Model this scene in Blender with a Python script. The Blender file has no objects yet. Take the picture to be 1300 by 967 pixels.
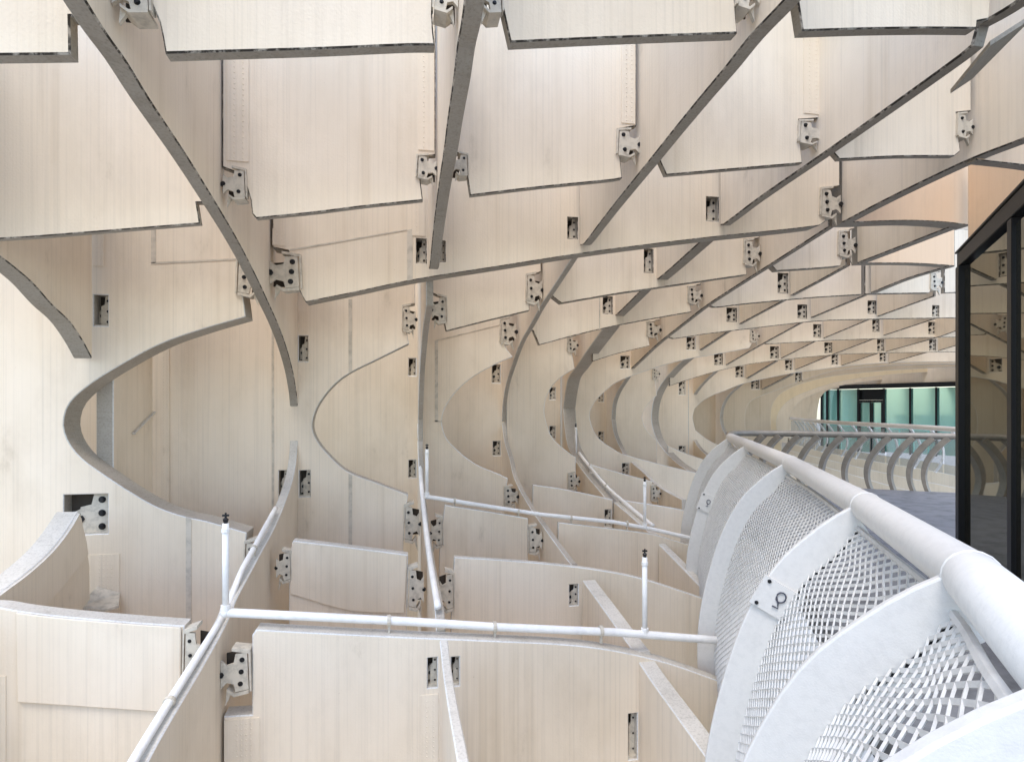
import bpy, bmesh, math, random
from mathutils import Vector, Matrix
from mathutils.geometry import tessellate_polygon
random.seed(7)
S = bpy.context.scene
COL = S.collection
# ---------------------------------------------------------------- camera
F, TH, PX, YH = 751.0, -0.1890, 650.0, 516.0     # focal (px of a 1300 px frame), yaw, principal point, horizon
EYE = 1.30                                       # eye above the walkway deck (deck at z = 0)
CT, ST = math.cos(TH), math.sin(TH)
cam = bpy.data.cameras.new('camera'); camo = bpy.data.objects.new('camera', cam); COL.objects.link(camo)
camo.location = (0, 0, EYE); camo.rotation_euler = (math.radians(90), 0, TH)
cam.sensor_width = 36.0; cam.lens = F / 1300 * 36.0; cam.shift_y = (YH - 483.5) / 1300
cam.clip_start = 0.05; cam.clip_end = 2000
S.camera = camo
# ---------------------------------------------------------------- sky, sun, exposure
W = bpy.data.worlds.new('World'); S.world = W; W.use_nodes = True
nt = W.node_tree; nt.nodes.clear()
sky = nt.nodes.new('ShaderNodeTexSky'); sky.sky_type = 'NISHITA'; sky.sun_disc = False
SUN_EL, SUN_AZ = math.radians(66), math.radians(208)   # azimuth clockwise from +Y
sky.sun_elevation = SUN_EL; sky.sun_rotation = SUN_AZ
sky.air_density = 1.0; sky.dust_density = 1.1; sky.ozone_density = 1.0
bg = nt.nodes.new('ShaderNodeBackground'); bg.inputs[1].default_value = 0.15
ou = nt.nodes.new('ShaderNodeOutputWorld')
nt.links.new(sky.outputs[0], bg.inputs[0]); nt.links.new(bg.outputs[0], ou.inputs[0])
sun = bpy.data.lights.new('sun', 'SUN'); sun.energy = .65; sun.angle = math.radians(22); sun.color = (1, .985, .965)
suno = bpy.data.objects.new('sun', sun); COL.objects.link(suno)
sd = Vector((math.sin(SUN_AZ) * math.cos(SUN_EL), math.cos(SUN_AZ) * math.cos(SUN_EL), math.sin(SUN_EL)))
suno.rotation_euler = (-sd).to_track_quat('-Z', 'Y').to_euler(); suno.location = sd * 60
vs = S.view_settings
vs.view_transform = 'Standard'; vs.look = 'None'; vs.exposure = 1.54; vs.gamma = 1.0; vs.use_curve_mapping = False
cy = S.cycles
cy.max_bounces = 14; cy.diffuse_bounces = 9; cy.glossy_bounces = 5; cy.transmission_bounces = 6; cy.transparent_max_bounces = 12
cy.use_denoising = True; cy.sample_clamp_indirect = 8.0
# ---------------------------------------------------------------- materials
def mat(name):
    m = bpy.data.materials.new(name); m.use_nodes = True
    n = m.node_tree.nodes; b = n['Principled BSDF']; return m, n, m.node_tree.links, b
def ramp(n, stops):
    r = n.new('ShaderNodeValToRGB'); e = r.color_ramp.elements
    while len(e) < len(stops): e.new(0.5)
    for k, (p, c) in enumerate(stops): e[k].position = p; e[k].color = (*c, 1)
    return r
def noise(n, l, vec, scale, sc3=None, detail=4, rough=.55):
    if sc3:
        mp = n.new('ShaderNodeMapping'); mp.inputs['Scale'].default_value = sc3; l.new(vec, mp.inputs[0]); vec = mp.outputs[0]
    t = n.new('ShaderNodeTexNoise'); t.inputs['Scale'].default_value = scale
    t.inputs['Detail'].default_value = detail; t.inputs['Roughness'].default_value = rough
    l.new(vec, t.inputs['Vector']); return t.outputs['Fac']
def mult(n, l, a, b, fac=1.0):
    x = n.new('ShaderNodeMix'); x.data_type = 'RGBA'; x.blend_type = 'MULTIPLY'; x.inputs[0].default_value = fac
    l.new(a, x.inputs[6]); l.new(b, x.inputs[7]); return x.outputs[2]
def panel_mat(name, base, streak=.16, blotch=.12, rough=.62, bump=.25):
    m, n, l, b = mat(name)
    g = n.new('ShaderNodeNewGeometry').outputs['Position']
    f1 = noise(n, l, g, 1.0, (48, 48, .35), 4, .6)                 # long vertical veneer streaks
    r1 = ramp(n, [(.30, (1 - streak * 2.2,) * 3), (.52, (1, 1, 1)), (.75, (1 - streak * .5, 1 - streak * .55, 1 - streak * .65))])
    l.new(f1, r1.inputs[0])
    f2 = noise(n, l, g, .9, (1, 1, .6), 5, .6)                     # broad uneven coating
    r2 = ramp(n, [(.32, (1 - blotch, 1 - blotch * 1.15, 1 - blotch * 1.45)), (.62, (1, 1, 1))]); l.new(f2, r2.inputs[0])
    f3 = noise(n, l, g, 38, None, 3, .7)                           # specks of grime
    r3 = ramp(n, [(.20, (.78, .75, .70)), (.30, (1, 1, 1))]); l.new(f3, r3.inputs[0])
    f4 = noise(n, l, g, 1.0, (9, 9, .25), 3, .5)                   # drip runs
    r4 = ramp(n, [(.26, (.90, .88, .85)), (.40, (1, 1, 1))]); l.new(f4, r4.inputs[0])
    c = n.new('ShaderNodeRGB'); c.outputs[0].default_value = (*base, 1)
    oi = n.new('ShaderNodeObjectInfo'); rr = ramp(n, [(0, (.93, .925, .915)), (.5, (1, 1, 1)), (1, (.96, .965, .97))]); l.new(oi.outputs['Random'], rr.inputs[0])
    f6 = noise(n, l, g, 2.6, (1, 1, .45), 6, .68)                  # patched coating and old run marks
    r6 = ramp(n, [(.27, (.80, .785, .76)), (.36, (.95, .945, .94)), (.5, (1, 1, 1))]); l.new(f6, r6.inputs[0])
    o = mult(n, l, c.outputs[0], r1.outputs[0]); o = mult(n, l, o, r2.outputs[0]); o = mult(n, l, o, r3.outputs[0], .8); o = mult(n, l, o, r4.outputs[0], .8)
    o = mult(n, l, o, rr.outputs[0]); o = mult(n, l, o, r6.outputs[0])
    l.new(o, b.inputs['Base Color']); b.inputs['Roughness'].default_value = rough; b.inputs['Specular IOR Level'].default_value = .3
    bp = n.new('ShaderNodeBump'); bp.inputs['Strength'].default_value = bump; bp.inputs['Distance'].default_value = .012
    ad = n.new('ShaderNodeMath'); ad.operation = 'ADD'; l.new(f1, ad.inputs[0])
    f5 = noise(n, l, g, 70, None, 2, .6); l.new(f5, ad.inputs[1])
    l.new(ad.outputs[0], bp.inputs['Height']); l.new(bp.outputs[0], b.inputs['Normal'])
    return m
def edge_mat(name, base, dark=None):
    m, n, l, b = mat(name)
    g = n.new('ShaderNodeNewGeometry').outputs['Position']
    f1 = noise(n, l, g, 70, None, 4, .65); r1 = ramp(n, [(.30, (.74, .73, .71)), (.5, (.96, .955, .95)), (.7, (1, 1, 1))]); l.new(f1, r1.inputs[0])
    f2 = noise(n, l, g, 2.2, None, 3, .5); r2 = ramp(n, [(.3, (.86, .85, .83)), (.65, (1, 1, 1))]); l.new(f2, r2.inputs[0])
    f3 = noise(n, l, g, 1.0, (7, 7, 90), 3, .6); r3 = ramp(n, [(.32, (.80, .79, .77)), (.46, (1, 1, 1))]); l.new(f3, r3.inputs[0])
    c = n.new('ShaderNodeRGB'); c.outputs[0].default_value = (*base, 1)
    o = mult(n, l, c.outputs[0], r1.outputs[0]); o = mult(n, l, o, r2.outputs[0]); o = mult(n, l, o, r3.outputs[0], .6)
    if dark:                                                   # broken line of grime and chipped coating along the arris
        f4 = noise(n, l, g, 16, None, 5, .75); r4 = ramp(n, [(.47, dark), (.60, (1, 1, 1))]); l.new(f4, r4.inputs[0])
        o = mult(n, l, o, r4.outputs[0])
    l.new(o, b.inputs['Base Color']); b.inputs['Roughness'].default_value = .75
    bp = n.new('ShaderNodeBump'); bp.inputs['Strength'].default_value = .3; bp.inputs['Distance'].default_value = .006
    l.new(f1, bp.inputs['Height']); l.new(bp.outputs[0], b.inputs['Normal'])
    return m
def paint(name, base, rough=.45, spec=.5, metal=0, var=.1, scale=12):
    m, n, l, b = mat(name)
    g = n.new('ShaderNodeNewGeometry').outputs['Position']
    f = noise(n, l, g, scale, None, 5, .65); r = ramp(n, [(.3, (1 - var * 1.6,) * 3), (.55, (1, 1, 1))]); l.new(f, r.inputs[0])
    c = n.new('ShaderNodeRGB'); c.outputs[0].default_value = (*base, 1)
    l.new(mult(n, l, c.outputs[0], r.outputs[0]), b.inputs['Base Color'])
    b.inputs['Roughness'].default_value = rough; b.inputs['Specular IOR Level'].default_value = spec; b.inputs['Metallic'].default_value = metal
    bp = n.new('ShaderNodeBump'); bp.inputs['Strength'].default_value = .12; bp.inputs['Distance'].default_value = .006
    l.new(noise(n, l, g, scale * 6, None, 3, .6), bp.inputs['Height']); l.new(bp.outputs[0], b.inputs['Normal'])
    return m
CREAM = panel_mat('cream_coated_timber', (.83, .712, .56), .045, .12, .62, .12)
WARMLIT = panel_mat('warm_lit_board', (.86, .62, .41), .02, .03, .6, .05)  # cream panels tinted peach for the warm light beside the glass
TANSHADE = panel_mat('tan_shade_board', (.66, .54, .39), .05, .1, .6, .1)  # darker tan puts the arch shade and floor-row stripes into the colour
SUNTINT = panel_mat('sun_bounce_board', (.80, .65, .43), .03, .05, .6, .08)  # ochre tint puts the sun bounce on the far arch into its colour
EDGE = edge_mat('weathered_panel_edge', (.64, .595, .52))
HOOPE = edge_mat('part_shaded_hoop_edge', (.46, .41, .34))  # weathered edge darkened partway for the shade under hoops and cut-outs
SOFFIT = edge_mat('shaded_worn_underside', (.37, .33, .27))  # weathered edge, base darkened for the shade beneath ceiling panels
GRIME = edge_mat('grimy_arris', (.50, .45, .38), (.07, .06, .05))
CLEAN = edge_mat('pale_arris', (.74, .72, .68))
STEEL = paint('cream_painted_steel', (.60, .535, .43), .5, .4, 0, .22, 18)
SEAL = paint('joint_sealant', (.60, .53, .43), .8, .2, 0, .2, 10)
BOLT = paint('dark_bolt', (.012, .012, .014), .4, .5, .3, .1, 40)
UMBER = paint('recess_shade', (.07, .058, .046), .9, .1)  # near-black tone painting the shade in bracket pockets and joints
DARK = paint('black_gap', (.02, .018, .016), .9, .1)
WHITE = paint('white_paint', (.68, .65, .60), .40, .45, 0, .05, 30)
PIPEW = paint('white_pipe_paint', (.85, .82, .77), .35, .5, 0, .08, 9)
MESHW = paint('white_mesh_paint', (.60, .575, .53), .5, .4, 0, .12, 14)
FARSHADE = paint('shaded_rail_paint', (.31, .27, .22), .45, .4, .2, .15, 9)  # darker tone stands for the unlit far side of the balustrade
BLACK = paint('black_steel', (.008, .008, .009), .4, .25, 0, .1, 20)
DECK = paint('grey_deck', (.22, .22, .225), .75, .3, 0, .25, 5)
MARK = paint('ink', (.08, .08, .10), .6, .2)
def glass(name, tint, refl, rough=.02, body=(.02, .02, .02), clear=.0):
    m, n, l, b = mat(name); n.remove(b)
    gl = n.new('ShaderNodeBsdfGlossy'); gl.inputs['Color'].default_value = (*tint, 1); gl.inputs['Roughness'].default_value = rough
    df = n.new('ShaderNodeBsdfDiffuse'); df.inputs['Color'].default_value = (*body, 1)
    mx = n.new('ShaderNodeMixShader'); mx.inputs[0].default_value = refl
    base = df.outputs[0]
    if clear > 0:
        tr = n.new('ShaderNodeBsdfTransparent'); tr.inputs[0].default_value = (*[min(1, .6 + t * .4) for t in tint], 1)
        m2 = n.new('ShaderNodeMixShader'); m2.inputs[0].default_value = clear
        l.new(df.outputs[0], m2.inputs[1]); l.new(tr.outputs[0], m2.inputs[2]); base = m2.outputs[0]
    l.new(base, mx.inputs[1]); l.new(gl.outputs[0], mx.inputs[2]); l.new(mx.outputs[0], n['Material Output'].inputs[0])
    return m
GLASS = glass('bronze_glass', (.70, .67, .57), .50, .015, (.03, .028, .022))
TEAL = glass('teal_glass', (.62, .86, .80), .38, .10, (.20, .50, .43))
CLEAR = glass('clear_panel', (.8, .85, .86), .12, .05, (.5, .53, .54), .6)
# ---------------------------------------------------------------- helpers
def wloc(o):
    v = o.location.copy()
    while o.parent: o = o.parent; v += o.location
    return v
def link(name, me, mats, parent=None, loc=None):
    for m in mats: me.materials.append(m)
    o = bpy.data.objects.new(name, me); COL.objects.link(o)
    if loc is not None:
        me.transform(Matrix.Translation(-loc)); o.location = loc
    if parent:
        o.parent = parent; o.location = o.location - wloc(parent)
    return o
def bm_obj(name, bm, mats, parent=None, loc=None, smooth=False):
    bmesh.ops.recalc_face_normals(bm, faces=bm.faces)
    me = bpy.data.meshes.new(name); bm.to_mesh(me); bm.free()
    if smooth:
        for p in me.polygons: p.use_smooth = True
    if loc is None: loc = wloc(parent) if parent else Vector((0, 0, 0))
    return link(name, me, mats, parent, loc)
def tag(o, label, cat, group=None, kind=None):
    if label: o['label'] = label
    if cat: o['category'] = cat
    if group: o['group'] = group
    if kind: o['kind'] = kind
    return o
def ray(x, y):
    a = (x - PX) / F
    return Vector((a * CT - ST, a * ST + CT, (YH - y) / F))
def at(x, y, Z):                                   # point seen at a pixel, Z metres in front of the camera
    r = ray(x, y); return Vector((0, 0, EYE)) + r * Z
HT = {0: .10, 1: .03, 2: -.03, 3: -.03, 4: -.02}
def av(i): return 1.5 * (i + 1.779)                # y of the front face of crosswise panel i
def bu(j): return 1.5 * (j - 1 + HT.get(j, -.03) - .794)   # x of the visible face of lengthwise panel j
TOP, BOT = EYE + 3.3, EYE - 3.6
TOPS = {('A', 0): 2.5, ('A', 1): 3.2, ('B', 0): 2.6, ('B', 1): 2.55, ('B', 2): 2.85, ('B', 3): 2.8, ('B', 4): 3.5, ('B', 5): 4.2, ('A', 2): 2.9, ('A', 3): 2.8, ('B', 6): 2.8}   # crown of the shell above the eye
class Plane:
    def __init__(s, fam, k, off=0): s.fam, s.k, s.c = fam, k, (av(k) if fam == 'A' else bu(k)) + off
    def to2(s, x, y):
        r = ray(x, 0 if isinstance(y, str) else y)
        t = s.c / (r.y if s.fam == 'A' else r.x)
        a = r.x * t if s.fam == 'A' else r.y * t
        z = EYE + TOPS.get((s.fam, s.k), 3.1 if s.k < 6 else 3.4 if s.k < 8 else 4.2) if y == 'u' else BOT if y == 'd' else EYE + r.z * t
        return (a, z)
    def to3(s, a, z, d=0):                         # d: depth behind the visible face
        if s.fam == 'A': return Vector((a, s.c + d, z))
        return Vector((s.c + (d if s.k >= 2 else -d), a, z))
def resample(pts, closed=True, corner=33, step=.05):
    n = len(pts); V = [Vector(p) for p in pts]; out = []
    def isc(i):
        if not closed and i in (0, n - 1): return True
        a = V[i] - V[(i - 1) % n]; b = V[(i + 1) % n] - V[i]
        if a.length < 1e-6 or b.length < 1e-6: return True
        return abs(a.angle_signed(b)) > math.radians(corner)
    C = [isc(i) for i in range(n)]
    for i in range(n if closed else n - 1):
        p1, p2 = V[i], V[(i + 1) % n]
        p0 = V[(i - 1) % n] if not C[i] else p1 + (p1 - p2)
        p3 = V[(i + 2) % n] if not C[(i + 1) % n] else p2 + (p2 - p1)
        out.append(p1)
        if C[i] and C[(i + 1) % n]: continue
        L = (p2 - p1).length; k = max(1, min(10, int(L / step)))
        # keep tangents in proportion to this span
        m1 = (p2 - p0); m2 = (p3 - p1)
        m1 = m1.normalized() * L if m1.length > 1e-9 else p2 - p1
        m2 = m2.normalized() * L if m2.length > 1e-9 else p2 - p1
        for q in range(1, k):
            t = q / k; t2, t3 = t * t, t * t * t
            out.append(p1 * (2 * t3 - 3 * t2 + 1) + m1 * (t3 - 2 * t2 + t) + p2 * (-2 * t3 + 3 * t2) + m2 * (t3 - t2))
    if not closed: out.append(V[-1])
    return [(p.x, p.y) for p in out]
def slab(pl, loops, t, d0=0.0, bm=None):
    """extrude a polygon with holes lying on plane pl from depth d0 to d0+t; side faces get material 1"""
    bm = bm or bmesh.new()
    flat = [[Vector((a, z, 0)) for a, z in lp] for lp in loops]
    tris = tessellate_polygon(flat)
    pts = [p for lp in loops for p in lp]
    f = [bm.verts.new(pl.to3(a, z, d0)) for a, z in pts]
    g = [bm.verts.new(pl.to3(a, z, d0 + t)) for a, z in pts]
    for tr in tris:
        try:
            bm.faces.new([f[i] for i in tr]); bm.faces.new([g[i] for i in reversed(tr)])
        except ValueError: pass
    k = 0
    for lp in loops:
        n = len(lp)
        for i in range(n):
            a, b = k + i, k + (i + 1) % n
            try: bm.faces.new([f[a], f[b], g[b], g[a]]).material_index = 1
            except ValueError: pass
        k += n
    return bm
def inset(lp, w, hole):
    """offset a loop into the material by w with limited mitres"""
    n = len(lp); A = sum(lp[i][0] * lp[(i + 1) % n][1] - lp[(i + 1) % n][0] * lp[i][1] for i in range(n))
    sg = (1 if A > 0 else -1) * (-1 if hole else 1); out = []
    for i in range(n):
        p0, p1, p2 = Vector(lp[i - 1]), Vector(lp[i]), Vector(lp[(i + 1) % n])
        a, b = p1 - p0, p2 - p1
        if a.length < 1e-7: a = b
        if b.length < 1e-7: b = a
        a, b = a.normalized(), b.normalized()
        na, nb = Vector((-a.y, a.x)) * sg, Vector((-b.y, b.x)) * sg
        m = na + nb
        if m.length < 1e-4: m = na
        m.normalize(); k = w / max(.5, m.dot(na)); q = p1 + m * k
        out.append((q.x, q.y))
    return out
def chamfered(pl, loops, t, w):
    """panel body: front and back faces (material 0), side faces (1), chamfered arrises (2)"""
    bm = bmesh.new(); ins = [inset(lp, w, k > 0) for k, lp in enumerate(loops)]
    tris = tessellate_polygon([[Vector((a, z, 0)) for a, z in lp] for lp in ins])
    R = []
    for src, d in ((ins, 0), (loops, w), (loops, t - w), (ins, t)):
        R.append([bm.verts.new(pl.to3(a, z, d)) for lp in src for a, z in lp])
    for tr in tris:
        try:
            bm.faces.new([R[0][i] for i in tr]); bm.faces.new([R[3][i] for i in reversed(tr)])
        except ValueError: pass
    k = 0
    for lp in loops:
        n = len(lp)
        for i in range(n):
            a, b = k + i, k + (i + 1) % n
            for q, mi in ((0, 2), (1, 1), (2, 1)):
                try: bm.faces.new([R[q][a], R[q][b], R[q + 1][b], R[q + 1][a]]).material_index = mi
                except ValueError: pass
        k += n
    return bm
def box(bm, c, ax, ay, az, mi=0):
    v = [bm.verts.new(c + ax * sx + ay * sy + az * sz) for sx in (-1, 1) for sy in (-1, 1) for sz in (-1, 1)]
    for q in ((0, 1, 3, 2), (4, 6, 7, 5), (0, 4, 5, 1), (2, 3, 7, 6), (0, 2, 6, 4), (1, 5, 7, 3)):
        bm.faces.new([v[i] for i in q]).material_index = mi
def tube(bm, pts, r, n=10, cap=True):
    rings = []
    for i, p in enumerate(pts):
        d = (pts[min(i + 1, len(pts) - 1)] - pts[max(i - 1, 0)]).normalized()
        up = Vector((0, 0, 1)) if abs(d.z) < .95 else Vector((1, 0, 0))
        s = d.cross(up).normalized(); u = s.cross(d)
        rr = r[i] if isinstance(r, (list, tuple)) else r
        rings.append([bm.verts.new(p + (s * math.cos(2 * math.pi * k / n) + u * math.sin(2 * math.pi * k / n)) * rr) for k in range(n)])
    for a, b in zip(rings, rings[1:]):
        for k in range(n): bm.faces.new([a[k], a[(k + 1) % n], b[(k + 1) % n], b[k]])
    if cap: bm.faces.new(list(reversed(rings[0]))); bm.faces.new(rings[-1])
def spline3(pts, k=8):
    out = []
    n = len(pts)
    for i in range(n - 1):
        p0, p1, p2, p3 = pts[max(i - 1, 0)], pts[i], pts[i + 1], pts[min(i + 2, n - 1)]
        for q in range(k):
            t = q / k
            out.append(.5 * ((2 * p1) + (p2 - p0) * t + (2 * p0 - 5 * p1 + 4 * p2 - p3) * t * t + (3 * p1 - p0 - 3 * p2 + p3) * t ** 3))
    out.append(pts[-1]); return out
# bolt head: one shared mesh, hexagon with a chamfered crown and a washer, axis along -Y
bb = bmesh.new()
for (r, y0, y1, n) in ((1.35, 0, -.25, 14), (1.0, -.25, -1.0, 6)):
    a = [bb.verts.new((r * math.cos(2 * math.pi * k / n), y0, r * math.sin(2 * math.pi * k / n))) for k in range(n)]
    b2 = [bb.verts.new((r * .92 * math.cos(2 * math.pi * k / n), y1, r * .92 * math.sin(2 * math.pi * k / n))) for k in range(n)]
    for k in range(n): bb.faces.new([a[k], a[(k + 1) % n], b2[(k + 1) % n], b2[k]])
    bb.faces.new(b2)
bmesh.ops.recalc_face_normals(bb, faces=bb.faces)
BOLT_ME = bpy.data.meshes.new('bolt'); bb.to_mesh(BOLT_ME); bb.free(); BOLT_ME.materials.append(BOLT)
def bolt(parent, p, r):
    o = bpy.data.objects.new('bolt', BOLT_ME); COL.objects.link(o); o.parent = parent
    o.location = p - wloc(parent)
    r *= .8; o.scale = (r, r, r); return o
def bracket(pan, pl, spec):
    """steel hanger in the joint between two panels; spec x0,y0,x1,y1,side ('l','r' or 'h'), bolts"""
    x0, y0, x1, y1, side = spec[:5]; nb = spec[5] if len(spec) > 5 else 3
    a0, z1 = pl.to2(x0, y0); a1, z0 = pl.to2(x1, y1)
    w, h = a1 - a0, z1 - z0
    P = lambda fx, fy, d: pl.to3(a0 + w * (fx if side != 'l' else 1 - fx), z0 + h * fy, d)
    bm = bmesh.new(); X, Y, Z = Vector((1, 0, 0)), Vector((0, 1, 0)), Vector((0, 0, 1))
    def poly(pts, d, t):
        lp = [(a0 + w * (x if side != 'l' else 1 - x), z0 + h * y) for x, y in pts]
        slab(pl, [lp], t, d, bm)
    near = h > .12; fd = min(1, PT[0] * .8 / .125)
    if side == 'h':
        # pocket lined by the panel itself: a forked lug, its pin and the bolted cheek plate on the far side
        poly([(.30, .04), (.98, .0), (.98, 1.0), (.62, 1.0), (.55, .72), (.30, .66)], .055 * fd, .02 * fd)
        poly([(.05, .10), (.55, .16), (.62, .55), (.30, .62), (.05, .50)], .085 * fd, .03 * fd)
        poly([(.0, -.02), (1, -.02), (1, .05), (0, .05)], .02 * fd, .10 * fd)
        o = bm_obj('bracket', bm, [STEEL, STEEL], pan)
        for k in range(nb): bolt(o, P(.80, .84 - .34 * k, .052 * fd), min(.10 * w, .08 * h))
        bolt(o, P(.30, .36, .080 * fd), min(.17 * w, .13 * h))
        # dark sheet painting the shade at the back of the pocket
        d = bmesh.new(); slab(pl, [[(a0 - .01, z0 - .01), (a1 + .01, z0 - .01), (a1 + .01, z1 + .01), (a0 - .01, z1 + .01)]], .008, min(.125, PT[0] * .8), d)
        bm_obj('pocket_back_shade', d, [UMBER, UMBER], o)
        return o
    # bolted plate on the panel end, waisted lug to the lengthwise panel, flanges above and below, gusset
    poly([(.04, .18), (.50, .14), (.56, .30), (.80, .34), (1.0, .22), (1.0, .78), (.80, .68), (.56, .72), (.50, .90), (.10, .93)], -.016, .022)
    poly([(.0, .90), (.62, .97), (.62, 1.03), (.0, .97)], -.02, .11)
    poly([(.04, .10), (.55, .05), (.78, .16), (.78, .22), (.55, .12), (.04, .17)], -.02, .11)
    poly([(.62, .14), (.82, .20), (.86, -.14)], .0, .02)
    poly([(-.06, .14), (.0, .14), (.05, .94), (-.02, .96)], -.022, .05)
    o = bm_obj('bracket', bm, [STEEL, STEEL], pan)
    for k in range(nb):
        t = k / max(1, nb - 1) if nb > 1 else .5
        bolt(o, P(.33 - .06 * t, .30 + .48 * t, -.016), min(.085 * w, .075 * h))
    if near:
        bolt(o, P(.99, .5, -.004), min(.14 * w, .10 * h))
    d = bmesh.new()
    slab(pl, [[(a0 + w * (x if side != 'l' else 1 - x), z0 + h * y) for x, y in ((.50, .22), (.97, .22), (.97, .80), (.50, .84))]], .008, .10, d)
    bm_obj('joint_shade', d, [UMBER, UMBER], o)  # dark sheet painting the shade in the open joint
    return o
def nail_strip(pan, pl, x0, y0, x1, y1, cols=2):
    a0, z1 = pl.to2(x0, y0); a1, z0 = pl.to2(x1, y1); bm = bmesh.new()
    slab(pl, [[(a0, z0), (a1, z0), (a1, z1), (a0, z1)]], .006, -.006, bm)
    n = int((z1 - z0) / .035)
    for c in range(cols):
        for k in range(n):
            a = a0 + (a1 - a0) * (.35 + .4 * c / max(1, cols - 1)) ; z = z0 + .02 + k * .035 + random.uniform(-.003, .003)
            p = pl.to3(a, z, -.006); r = .006; ring = []
            for q in range(6):
                ang = q * math.pi / 3; ring.append(bm.verts.new(pl.to3(a + r * math.cos(ang), z + r * math.sin(ang), -.006)))
            t = bm.verts.new(pl.to3(a, z, -.010))
            for q in range(6): bm.faces.new([ring[q], ring[(q + 1) % 6], t])
    return bm_obj('nail_plate', bm, [CREAM, CREAM], pan)
PT = [0.1]
def panel(fam, k, t, label, pts, br=(), plates=(), strips=(), nails=(), m=None, off=0):
    pl = Plane(fam, k, off); PT[0] = t
    hang = any(p[1] == 'u' for p in pts) and not any(p[1] == 'd' for p in pts)
    loop = resample([pl.to2(x, y) for x, y in pts])
    loops = [loop]
    for s in br:
        if s[4] == 'h':
            a0, z1 = pl.to2(s[0], s[1]); a1, z0 = pl.to2(s[2], s[3])
            loops.append([(a0, z0), (a1, z0), (a1, z1), (a0, z1)])
    bm = chamfered(pl, loops, t, .007 if k < 4 else .011)
    ca = sum(p[0] for p in loop) / len(loop); zz = min(p[1] for p in loop)
    loc = pl.to3(ca, max(zz, BOT), t / 2)
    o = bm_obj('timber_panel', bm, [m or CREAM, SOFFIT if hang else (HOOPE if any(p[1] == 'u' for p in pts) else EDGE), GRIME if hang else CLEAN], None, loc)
    tag(o, label, 'panel', 'crosswise timber panels' if fam == 'A' else 'lengthwise timber panels')
    for s in br: bracket(o, pl, s)
    for (pp, pt) in plates:
        q = bmesh.new(); slab(pl, [resample([pl.to2(x, y) for x, y in pp])], pt, -pt, q)
        bm_obj('doubling_plate', q, [CREAM, EDGE], o).modifiers.new('bevel', 'BEVEL').width = .005
    for pp in strips:
        q = bmesh.new(); slab(pl, [[pl.to2(x, y) for x, y in pp]], .004, -.004, q)
        bm_obj('joint_strip', q, [SEAL, SEAL], o)
    for nn in nails: nail_strip(o, pl, *nn)
    return o
A = lambda i, t, label, pts, **k: panel('A', i, t, label, pts, **k)
B = lambda j, t, label, pts, **k: panel('B', j, t, label, pts, **k)
# ================================================================ setting: ground far below, deck
def quad_obj(name, pts, m, label, cat, kind=None, th=None):
    bm = bmesh.new(); vs_ = [bm.verts.new(p) for p in pts]; f = bm.faces.new(vs_)
    if th:
        r = bmesh.ops.extrude_face_region(bm, geom=[f]); bmesh.ops.translate(bm, vec=Vector((0, 0, -th)), verts=[e for e in r['geom'] if isinstance(e, bmesh.types.BMVert)])
    return tag(bm_obj(name, bm, [m]), label, cat, None, kind)
PAVE = paint('pale_paving', (.42, .39, .34), .85, .2, 0, .2, .6)
quad_obj('ground', [(-900, -900, -22), (900, -900, -22), (900, 900, -22), (-900, 900, -22)], PAVE, 'pale stone plaza far below the canopy', 'ground', 'structure')
# ================================================================ crosswise panels (front faces square to the grid)
A(0, .07, 'nearest ceiling panel at the upper left corner, left of the long curved rib',
  [(-160, 71), (0, 69.5), (89, 68.5), (88, 20), (128, 20), (128, 'u'), (-160, 'u')])
A(0, .07, 'nearest ceiling panel at the top, hanging between the first two long ribs',
  [(192, 'u'), (192, 5), (202, 28), (209.5, 67.5), (260, 66), (400, 62), (520, 57), (552, 57), (549, 18), (560, 'u')],
  br=[(144, -40, 192, 26, 'l', 2), (550, -36, 581, 25, 'r', 2)])
A(0, .07, 'nearest ceiling panel at top centre, right of the steep middle rib',
  [(630, 'u'), (632, -20), (639, 14), (648, 53.5), (780, 47.5), (936.5, 42), (933.5, 6), (930, 'u')],
  br=[(607, -36, 637, 25, 'l', 2), (934, -40, 962, 20, 'r', 2)])
A(0, .07, 'nearest ceiling panel at the top right, close above the glass building',
  [(1004, 'u'), (1010, -20), (1014, 6), (1019, 39), (1100, 36.5), (1180, 35.5), (1240, 36), (1241, 27), (1256, 24), (1262, 'u')])
A(1, .06, 'second-row ceiling panel at the left edge with a notched lower right corner',
  [(-240, 310), (-80, 307), (0, 303), (36, 301), (100, 296), (200, 288), (253.8, 283.7), (249.5, 257), (262, 257), (262, 'u'), (-240, 'u')])
A(1, .06, 'second-row ceiling panel between the long curved rib and the steep middle rib',
  [(282, 'u'), (282, 212), (308, 222), (318, 254), (320, 271), (325, 277), (400, 269.5), (460, 262), (520, 255.8), (537, 254), (534, 231), (530, 199), (553, 197), (553, 'u')],
  br=[(284, 212, 313, 258, 'l', 2), (529, 196, 554, 232, 'r', 2)], nails=[(288, 60, 316, 206, 2), (531, 60, 551, 192, 1)])
A(1, .06, 'second-row ceiling panel just right of the steep middle rib',
  [(575, 'u'), (575, 194), (588, 195), (593, 223), (597, 248), (680.5, 238), (780, 228), (790, 226), (788, 205), (784, 164), (808, 160), (808, 'u')],
  br=[(575, 194, 594, 227, 'l', 2), (783, 163, 811, 204, 'r', 2)], nails=[(789, 40, 806, 158, 2)])
A(1, .06, 'second-row ceiling panel right of centre with a stepped left end',
  [(820, 'u'), (820, 190), (837, 202), (846, 222), (932.5, 214.5), (1018.7, 207), (1017, 190), (1014, 152), (1042, 150), (1042, 'u')],
  br=[(1013, 152, 1042, 188, 'r', 2)], nails=[(1020, 40, 1041, 146, 2)])
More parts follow.
